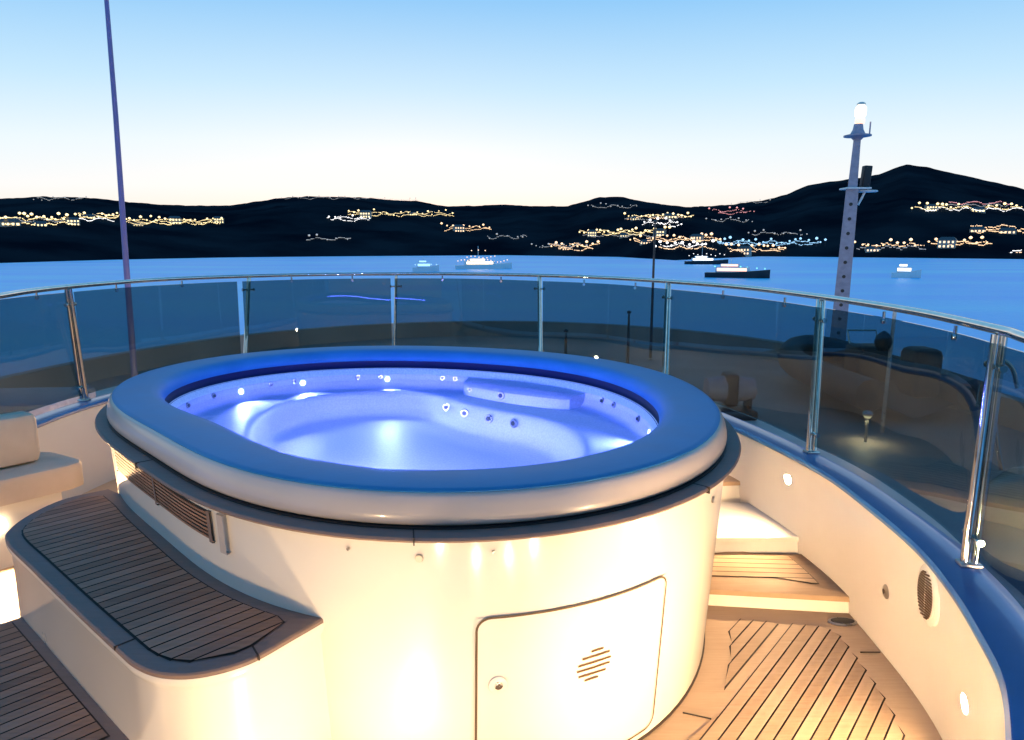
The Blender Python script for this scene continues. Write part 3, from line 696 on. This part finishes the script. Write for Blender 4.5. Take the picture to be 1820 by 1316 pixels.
# ================================================================== FOREMAST
my = 12.4; mxx = 5.78
mast = empty('signal_mast', (mxx,my,ZF), 'tall grey tapered mast with a lit lantern on top rising beyond the railing', 'mast')
def mz(py): # height for picture row at the mast distance
    v = (658-py)/1250; return CAM_H+my*(-math.sin(PITCH)+v*math.cos(PITCH))/(math.cos(PITCH)+v*math.sin(PITCH))
ztop = mz(243); zm = mz(337); lean = .16/3.6
def mX(z): return mxx+(z-ZF)*lean*.35
def sq(z, w):
    x = mX(z); ca, sa = math.cos(-.436), math.sin(-.436)
    return [(x+a*w*ca-b*w*sa, my+a*w*sa+b*w*ca, z) for a, b in ((-1,-1),(1,-1),(1,1),(-1,1))]
mb = MB(); mb.loft([sq(ZF,.135), sq(zm,.098)], True, True, True, False); lowm = mb.build('lower_mast', M['grey'], mast)
mb = MB(); mb.loft([sq(zm,.075), sq(ztop,.055)], True, True, True, False); mb.build('upper_mast', M['grey'], mast)
mb = MB(); z = ZF+.4
while z < zm-.1:
    w = .135-(.037)*(z-ZF)/(zm-ZF); mb.disc((mX(z)-math.sin(.436)*(w+.001),my-math.cos(.436)*(w+.001),z), (-math.sin(.436),-math.cos(.436),0), .030, .002, 12); z += .245
z = zm+.1
mb.build('lightening_holes', M['dark'], lowm)
MB().box((mX(zm)+.05,my,zm+.012), (.42,.30,.03), 0, .01).build('spreader', M['white'], mast)
mb = MB(); mb.lathe([(0,-.02),(.16,-.015),(.18,.0),(.16,.015),(0,.02)], (mX(zm)+.26,my,zm-.03), sy=.7); mb.build('radar_disc', M['white'], mast)
mb = MB(); mb.tube([(mX(zm)+.12,my,zm-.26),(mX(zm)+.22,my,zm-.04)], .02, 8); mb.build('brace', M['white'], mast)
MB().box((mX(zm)+.215,my,zm+.21), (.13,.13,.36), 0, .015, ry=.06).build('horn_box', M['black'], mast)
mb = MB(); mb.lathe([(.06,-.06),(.11,-.01),(.22,.0),(.22,.02),(.12,.04),(.085,.11),(.07,.20)], (mX(ztop),my,ztop), 20); mb.build('top_platform', M['grey'], mast)
mb = MB(); mb.tube([(mX(ztop)+.2,my,ztop+.02),(mX(ztop)+.2,my,ztop+.24)], .012, 6); mb.build('aerial', M['grey'], mast)
xx = mX(ztop)+.02
mb = MB(); mb.lathe([(.06,.20),(.075,.22),(.075,.28),(.065,.29)], (xx,my,ztop)); lan = mb.build('lantern', M['w_orange'], mast)
MB().lathe([(.055,.29),(.082,.33),(.09,.40),(.085,.46),(.06,.50),(.04,.51)], (xx,my,ztop)).build('globe', em('lantern_globe', (1,.82,.62), 3.5), lan)
MB().lathe([(.07,.505),(.07,.53),(.04,.55),(0,.555)], (xx,my,ztop)).build('lantern_cap', M['steel'], lan)
# ================================================================== WHIP ANTENNA (left)
ax0 = Vector((-4.15,7.0,-.6)); 
an = empty('whip_antenna', ax0, 'thin violet grey whip antenna leaning slightly left of the hot tub', 'antenna')
def rayp(px, py, Y):
    u_ = (px-910)/1250; v_ = (658-py)/1250; dy = math.cos(PITCH)+v_*math.sin(PITCH); t = Y/dy
    return Vector((u_*t, Y, CAM_H+t*(-math.sin(PITCH)+v_*math.cos(PITCH))))
b0 = rayp(243, 720, 6.6); b1 = rayp(186, -40, 6.6)
mb = MB(); mb.tube([b0, b0.lerp(b1,.35), b0.lerp(b1,.7)+Vector((.006,0,0)), b1], [.030,.026,.022,.018], 10); mb.build('rod', mat('antenna_violet', (.16,.15,.36), .4), an)
MB().tube([b0+Vector((0,0,-.6)), b0], .05, 12).build('mount', M['steel'], an)
# ================================================================== things outside the rail, right
lr = empty('liferaft_canister', (2.16,2.75,-.2), 'rounded cream canister outside the railing at the right edge', 'canister')
prof = [(0,-.34),(.10,-.33),(.19,-.27),(.235,-.15),(.245,0),(.235,.15),(.19,.27),(.10,.33),(0,.34)]
mb = MB(); rings3 = []
ca = Vector((2.17,2.75,.27)); dd = Vector((.80,.60,0)); sd = Vector((-.6,.8,0))
for r, h in prof:
    rings3.append([ca+dd*(h+.12)+sd*(max(r,.001)*math.cos(2*PI*k/28))+Vector((0,0,max(r,.001)*math.sin(2*PI*k/28))) for k in range(28)])
mb.loft(rings3, True, True, True); mb.build('shell', vary(mat('canister_gelcoat', rough=.25, coat=.4), (.55,.50,.40), (.62,.57,.46), scale=4), lr)
mb = MB()
for h in (.0,.3):
    mb.loft([[ca+dd*(h+q)+sd*(.252*math.cos(2*PI*k/28))+Vector((0,0,.252*math.sin(2*PI*k/28))) for k in range(28)] for q in (-.015,.015)], True)
mb.build('strap', M['steel'], lr)
mb = MB(); mb.box((2.25,2.82,-.05), (.5,.3,.18), .64, .02); mb.build('cradle', M['dark'], lr)
MB().box((2.25,2.82,-.445), (.22,.22,.61), .64, .02).build('pedestal', M['grey'], lr)
gb = empty('grab_rail', (2.0,2.9,.5), 'curved steel grab rail outside the railing behind the right post', 'grab rail')
pts = [rayp(1758,700,3.3), rayp(1770,640,3.3), rayp(1785,642,3.3), rayp(1800,658,3.3), rayp(1808,690,3.3)]
P3 = catmull([tuple(p) for p in pts], 6); mb = MB(); mb.tube([tuple(p) for p in P3], .010, 10); mb.build('hoop', M['chrome'], gb)
mb = MB(); mb.tube([rayp(1762,700,3.3), rayp(1768,760,3.3), rayp(1780,835,3.3)], .011, 10); mb.build('leg', M['chrome'], gb)
# ================================================================== WATER AND HILLS
ZW = CAM_H-10
mb = MB(); xs = [-4000,-600,0,600,4000]; ys = [-600,0,300,1200,5000]
v = [(x, y, ZW) for y in ys for x in xs]; f = [(i*5+j, i*5+j+1, (i+1)*5+j+1, (i+1)*5+j) for i in range(4) for j in range(4)]
mb.add(v, f, False); sea = mb.build('water', M['sea']); tag(sea, 'smooth bright blue bay water at dusk', kind='structure')
def azsl(px, py):
    u_ = (px-910)/1250; v_ = (658-py)/1250; dy = math.cos(PITCH)+v_*math.sin(PITCH); dz = -math.sin(PITCH)+v_*math.cos(PITCH)
    return math.atan2(u_, dy), dz/math.hypot(u_, dy)
SK = [(-900,345),(-400,356),(0,353),(60,350),(150,351),(220,358),(300,365),(400,366),(450,360),(490,353),(550,349),(640,351),(700,356),(740,358),(790,367),(850,366),(900,364),(960,367),(1010,367),(1040,358),(1065,351),(1105,350),(1140,358),(1220,369),(1300,364),(1360,356),(1400,345),(1440,328),(1500,320),(1560,311),(1590,300),(1613,292),(1650,298),(1700,309),(1760,323),(1820,336),(1950,352),(2300,372),(2900,380)]
WLn = [(-900,474),(0,468),(200,462),(400,458),(600,456),(900,454),(1100,457),(1200,463),(1350,456),(1550,458),(1820,461),(2900,466)]
ska = [azsl(*p) for p in SK]; wla = [azsl(*p) for p in WLn]
def sky_s(a): return float(np.interp(a, [q[0] for q in ska], [q[1] for q in ska]))
def d0(a): return 10/-float(np.interp(a, [q[0] for q in wla], [q[1] for q in wla]))
DEPTH = 620.
def hz(a, d):
    a0 = d0(a); t = (d-a0)/DEPTH; D1 = a0+DEPTH; top = CAM_H+sky_s(a)*D1
    x, y = d*math.sin(a), d*math.cos(a)
    nz_ = noise.fractal(Vector((x*.006, y*.006, 3)), 1.0, 2.0, 5)
    fine = noise.fractal(Vector((x*.05, y*.05, 9)), 1.0, 2.0, 4)
    if t <= 0: return ZW-2.5
    if t <= 1: return ZW+1.0+(top-ZW-1)*(t**.85)+nz_*9*math.sin(PI*t)+fine*1.3
    return top-(t-1)*40+nz_*6*min(1,(t-1)*2)+fine*1.3
AZ = np.radians(np.linspace(-64, 64, 620)); TS = [-.02,0,.01]+list(np.linspace(.03,1.0,44))+[1.1,1.3,1.7,2.4]
v = []; f = []
for t in TS:
    for a in AZ:
        d = d0(a)+t*DEPTH; v.append((d*math.sin(a), d*math.cos(a), hz(a, d) if t > 0 else ZW-(2 if t < 0 else .3)))
n = len(AZ)
for i in range(len(TS)-1):
    for j in range(n-1): f.append((i*n+j, i*n+j+1, (i+1)*n+j+1, (i+1)*n+j))
hill = MB().add(v, f, True).build('hills', M['hill']); tag(hill, 'dark wooded hills along the far shore', kind='structure')
def on_hill(px, py):
    a, s = azsl(px, py); lo = d0(a)+6
    d = lo
    while d < d0(a)+DEPTH*.99:
        if (hz(a, d)-CAM_H)/d >= s: break
        d += 4
    return a, d
# ------------------------------------------------------------------ town: street lamps and houses at rest
def make_lamp(mt):
    o = bpy.data.objects.new('street_lamp', None)
    h = 5.5
    parts = []
    p = MB().tube([(0,0,-1),(0,0,h)], .12, 6).build('pole', M['dark']); parts.append(p)
    g = MB().lathe([(0,-.7),(.6,-.35),(.75,0),(.6,.35),(0,.7)], (0,0,h+.4), 8).build('globe', mt); parts.append(g)
    return parts
protos = {}
for k in ('w_warm','w_yel','w_white','w_cool','w_red','w_green','w_dim'):
    protos[k] = make_lamp(M[k])
    for p in protos[k]: C.objects.unlink(p)
def put_lamp(x, y, z, k, label, group, sc=1.):
    r = bpy.data.objects.new('street_lamp', None); C.objects.link(r); r.location = (x, y, z); r.scale = (sc,)*3; tag(r, label, 'street lamp', group)
    for p in protos[k]:
        q = p.copy(); C.objects.link(q); q.parent = r
def make_house(mt, rows):
    w, d, h = 11, 8, 3.0*rows; ps = []
    ps.append((MB().box((0,0,h/2-1), (w,d,h+2)).build('wall', M['housewall']), None))
    mb = MB(); mb.add([(-w/2-.4,-d/2-.4,h),(w/2+.4,-d/2-.4,h),(w/2+.4,d/2+.4,h),(-w/2-.4,d/2+.4,h),(-w/2+1.5,0,h+2.2),(w/2-1.5,0,h+2.2)],
        [(0,1,5,4),(2,3,4,5),(1,2,5),(3,0,4),(3,2,1,0)], False); ps.append((mb.build('roof', M['dark']), None))
    for r in range(rows):
        for c in range(4):
            ps.append((MB().box((-3.9+c*2.6,-d/2-.03,1.6+3*r), (random.uniform(1.0,1.6),.08,1.4)).build('window', mt), None))
    for p, _ in ps: C.objects.unlink(p)
    return [p for p, _ in ps]
M['housewall'] = vary(mat('house_plaster', rough=.8), (.30,.27,.22), (.42,.38,.32), scale=.4)
hp = {('w_warm',1): make_house(M['w_warm'],1), ('w_warm',2): make_house(M['w_warm'],2), ('w_yel',2): make_house(M['w_yel'],2), ('w_white',1): make_house(M['w_white'],1), ('w_yel',1): make_house(M['w_yel'],1), ('w_dim',2): make_house(M['w_dim'],2)}
def put_house(x, y, z, key, label, group, sc=1.):
    r = bpy.data.objects.new('hillside_house', None); C.objects.link(r); r.location = (x, y, z); tag(r, label, 'house', group); r.scale = (sc,)*3
    r.rotation_euler = (0, 0, -math.atan2(x, y)+random.uniform(-.25,.25))
    for p in hp[key]:
        q = p.copy(); C.objects.link(q); q.parent = r
# (x0, x1, y, kind, step px, jitter, where)
ROWS = [
 (0,135,398,'w_yel',5,5,'left end of the long bright row'),(135,215,391,'w_yel',5,5,'middle of the long bright row left of the antenna'),(225,395,399,'w_yel',6,4,'right end of the long bright row beside the antenna'),
 (60,165,357,'w_dim',14,2,'left ridge line'),(500,755,355,'w_dim',11,3,'ridge line left of centre'),
 (620,805,384,'w_yel',7,5,'slope left of centre'),(585,660,393,'w_white',8,2,'slope below the left centre row'),(550,625,430,'w_dim',12,2,'lower left slope'),
 (785,870,410,'w_warm',7,2,'slope above the centre boat'),(870,940,426,'w_dim',10,3,'slope right of the centre boat mast'),
 (945,1045,442,'w_dim',9,3,'centre waterfront'),(980,1070,444,'w_warm',6,2,'centre waterfront road'),(1045,1135,371,'w_dim',8,3,'ridge knoll right of centre'),
 (1110,1230,391,'w_yel',5,4,'upper slope right of centre'),(1145,1215,403,'w_white',8,2,'slope right of centre'),(1030,1190,420,'w_yel',5,2,'middle slope right of centre'),
 (1120,1280,432,'w_warm',7,4,'lower slope right of centre'),(1165,1270,445,'w_white',7,3,'waterfront right of centre'),(1260,1345,380,'w_red',12,2,'upper slope left of the mast'),
 (1300,1370,362,'w_dim',10,2,'ridge left of the mast'),(1255,1345,396,'w_dim',9,2,'middle slope left of the mast'),(1280,1470,438,'w_cool',8,4,'lower slope left of the mast'),
 (1290,1400,451,'w_warm',7,2,'waterfront left of the mast'),(1330,1440,420,'w_dim',12,2,'dim slope left of the mast'),(1518,1640,445,'w_warm',8,2,'waterfront right of the mast'),
 (1650,1758,438,'w_warm',7,2,'lower right slope'),(1620,1820,376,'w_yel',8,3,'upper right slope'),(1685,1800,367,'w_red',11,2,'upper right slope above the yellow row'),
 (1720,1820,413,'w_warm',5,2,'right edge of the middle slope'),(1790,1820,455,'w_white',6,1,'right edge of the waterfront')]
cnt = 0; hc = 0
for (x0, x1, y, k, stp, jit, where) in ROWS:
    x = x0; hk = 0
    while x < x1:
        py = y+math.sin(x*.11)*jit*.5+random.uniform(-jit, jit)*.35
        a, d = on_hill(x, py)
        X, Y = d*math.sin(a), d*math.cos(a); Z = hz(a, d)
        bright = k in ('w_yel','w_warm')
        if bright and hk % 8 == 3 and stp <= 8:
            put_house(X, Y, Z-1.5, random.choice([q for q in hp if q[0] == k] or [('w_warm',1)]), 'small lit house, %s' % where, 'lit houses, %s' % where, random.uniform(.8,1.25)); hc += 1
        elif cnt < 299:
            put_lamp(X, Y, Z-3.5, k, 'lit street lamp, %s' % where, 'street lamps, %s' % where, random.uniform(.9,1.7)*(1.1 if k != 'w_dim' else .9)); cnt += 1
        hk += 1; x += stp*random.uniform(.7,1.5)*1.25
print('LAMPS', cnt, 'HOUSES', hc)
# glowing beads along wavy lines, imitating drawn-out light trails of the town
KM = ['w_warm','w_yel','w_white','w_cool','w_red','w_green','w_dim']; mb = MB(); mats = []
def bead(X, Y, Z, r, k):
    n0 = len(mb.f)
    mb.add([(X+r,Y,Z),(X,Y+r,Z),(X-r,Y,Z),(X,Y-r,Z),(X,Y,Z+r*.8),(X,Y,Z-r*.8)], [(0,1,4),(1,2,4),(2,3,4),(3,0,4),(1,0,5),(2,1,5),(3,2,5),(0,3,5)])
    mb.add([(X-.07,Y,Z-r*.8),(X+.07,Y,Z-r*.8),(X+.07,Y,Z-6),(X-.07,Y,Z-6)], [(0,1,2,3)], False)
    mats.extend([KM.index(k)]*8+[7])
for (x0, x1, y, k, stp, jit, where) in ROWS:
    strands = 3 if (k in ('w_yel','w_warm') and stp <= 6) else (2 if k != 'w_dim' else 1)
    for q in range(strands):
        ph = random.uniform(0, 6); lam = random.uniform(38, 52); amp = random.uniform(1.6, 2.8); xa = x0+random.uniform(-5, 18); xb = x1+random.uniform(-18, 6)
        dy = (q-(strands-1)/2)*random.uniform(2.5, 5.5); kk = k if (q == 0 or random.random() < .6) else random.choice(['w_dim','w_warm','w_white'])
        x = xa
        while x < xb:
            a, d = on_hill(x, y+dy+amp*math.sin(2*PI*x/lam+ph)+.8*math.sin(x*.31+q)); 
            if random.random() < .93: bead(d*math.sin(a), d*math.cos(a), hz(a, d)+2.2, random.uniform(.42,.62)*(d/700)**.5, kk)
            x += 2.1
sl = mb.build('light_trails', [M[q] for q in KM]+[M['dark']])
if len(sl.data.polygons) == len(mats): sl.data.polygons.foreach_set('material_index', mats)
else: print('MATERIAL COUNT MISMATCH', len(sl.data.polygons), len(mats))
tag(sl, 'close wavy strings of tiny glowing beads imitating light trails over the far hillsides', 'street lights', kind='stuff')
# ------------------------------------------------------------------ boats
def boat(px, py, L, label, rz, hullm, cabm, lampm, lamps, mastH):
    a, s = azsl(px, py); d = 10/-s; X, Y = d*math.sin(a), d*math.cos(a)
    o = empty('moored_boat', (X, Y, ZW), label, 'boat', None, 0)
    from mathutils import Matrix
    Rm = Matrix.Rotation(rz-a, 3, 'Z')
    T = lambda p: Vector((X, Y, ZW))+Rm@Vector(p)
    def add(mb, n, m, par=None):
        mb.v = [tuple(T(p)) for p in mb.v]; return mb.build(n, m, par or o)
    B = L*.12; mb = MB(); rr = []
    for t in np.linspace(0, 1, 10):
        x = -L/2+L*t; w = B*(1-(max(0,t-.45)/.55)**2.2)+.02; h = 1.5+1.1*t*t
        rr.append([(x,-w,h),(x+.0,-w*.8,0),(x,0,-.6),(x,w*.8,0),(x,w,h)])
    mb.loft(rr, True, True, True); hullo = add(mb, 'hull', hullm)
    mb = MB(); mb.box((-L*.08,0,2.4), (L*.52,B*1.5,1.7), 0, .3); sup = add(mb, 'cabin', M['white'])
    mb = MB(); mb.box((-L*.08,-B*.75-.03,2.5), (L*.46,.08,.9)); mb.box((-L*.08,B*.75+.03,2.5), (L*.46,.08,.9)); add(mb, 'windows', cabm, o)
    mb = MB(); mb.box((-L*.12,0,3.75), (L*.30,B*1.1,1.0), 0, .25); add(mb, 'flybridge', M['white'])
    mb = MB(); mb.box((-L*.12,-B*.55-.03,3.8), (L*.26,.08,.55)); add(mb, 'upper_windows', cabm)
    mb = MB(); mb.tube([(-L*.1,0,3.5),(-L*.1,0,mastH)], .09, 6); ms = add(mb, 'mast', M['white'])
    for (lx, lz) in lamps:
        mb = MB(); mb.lathe([(0,-.22),(.2,-.1),(.22,.0),(.2,.1),(0,.22)], (lx*L, -B*.4, lz), 8); add(mb, 'lamp', lampm)
    return o
boat(860, 478, 24, 'brightly lit cream motor boat in the middle of the bay', .12, M['white'], M['lit_cabin'], M['w_warm'], [(x*.058-.46, 3.3+.5*math.sin(x*.9)) for x in range(16)]+[(x*.07-.3, 4.9+.4*math.sin(x*1.1)) for x in range(8)]+[(-.1,7.8),(-.22,7.6),(.02,7.6)], 9.5)
boat(1310, 494, 19, 'dark hulled boat with orange and green lights right of centre', -.1, M['dark'], M['w_orange'], M['w_green'], [(-.35,3.4),(-.25,3.6),(-.15,3.3),(-.05,3.5),(.05,3.4),(.15,3.2),(.3,3.0),(.42,2.9)], 6)
boat(1255, 470, 22, 'white lit boat moored farther off left of the orange lit boat', .05, M['dark'], M['w_white'], M['w_white'], [(x*.1-.4, 4.4+((i*5)%3)*.5) for i, x in enumerate(range(9))], 9)
boat(757, 483, 10, 'small low boat with cyan lights left of the cream motor boat', .1, M['white'], M['w_cool'], M['w_cool'], [(-.4,2.6),(-.2,2.7),(0,2.6),(.2,2.7),(.4,2.6)], 5)
boat(1610, 494, 8, 'small pale launch alone on the water right of the mast', .0, M['white'], M['w_white'], M['w_white'], [(-.3,2.4),(.1,2.5)], 4)
# ------------------------------------------------------------------ render settings
S.render.engine = 'CYCLES'
S.cycles.max_bounces = 8; S.cycles.diffuse_bounces = 4; S.cycles.glossy_bounces = 4; S.cycles.transparent_max_bounces = 16
S.cycles.caustics_reflective = False; S.cycles.caustics_refractive = False
S.cycles.sample_clamp_indirect = 4.0
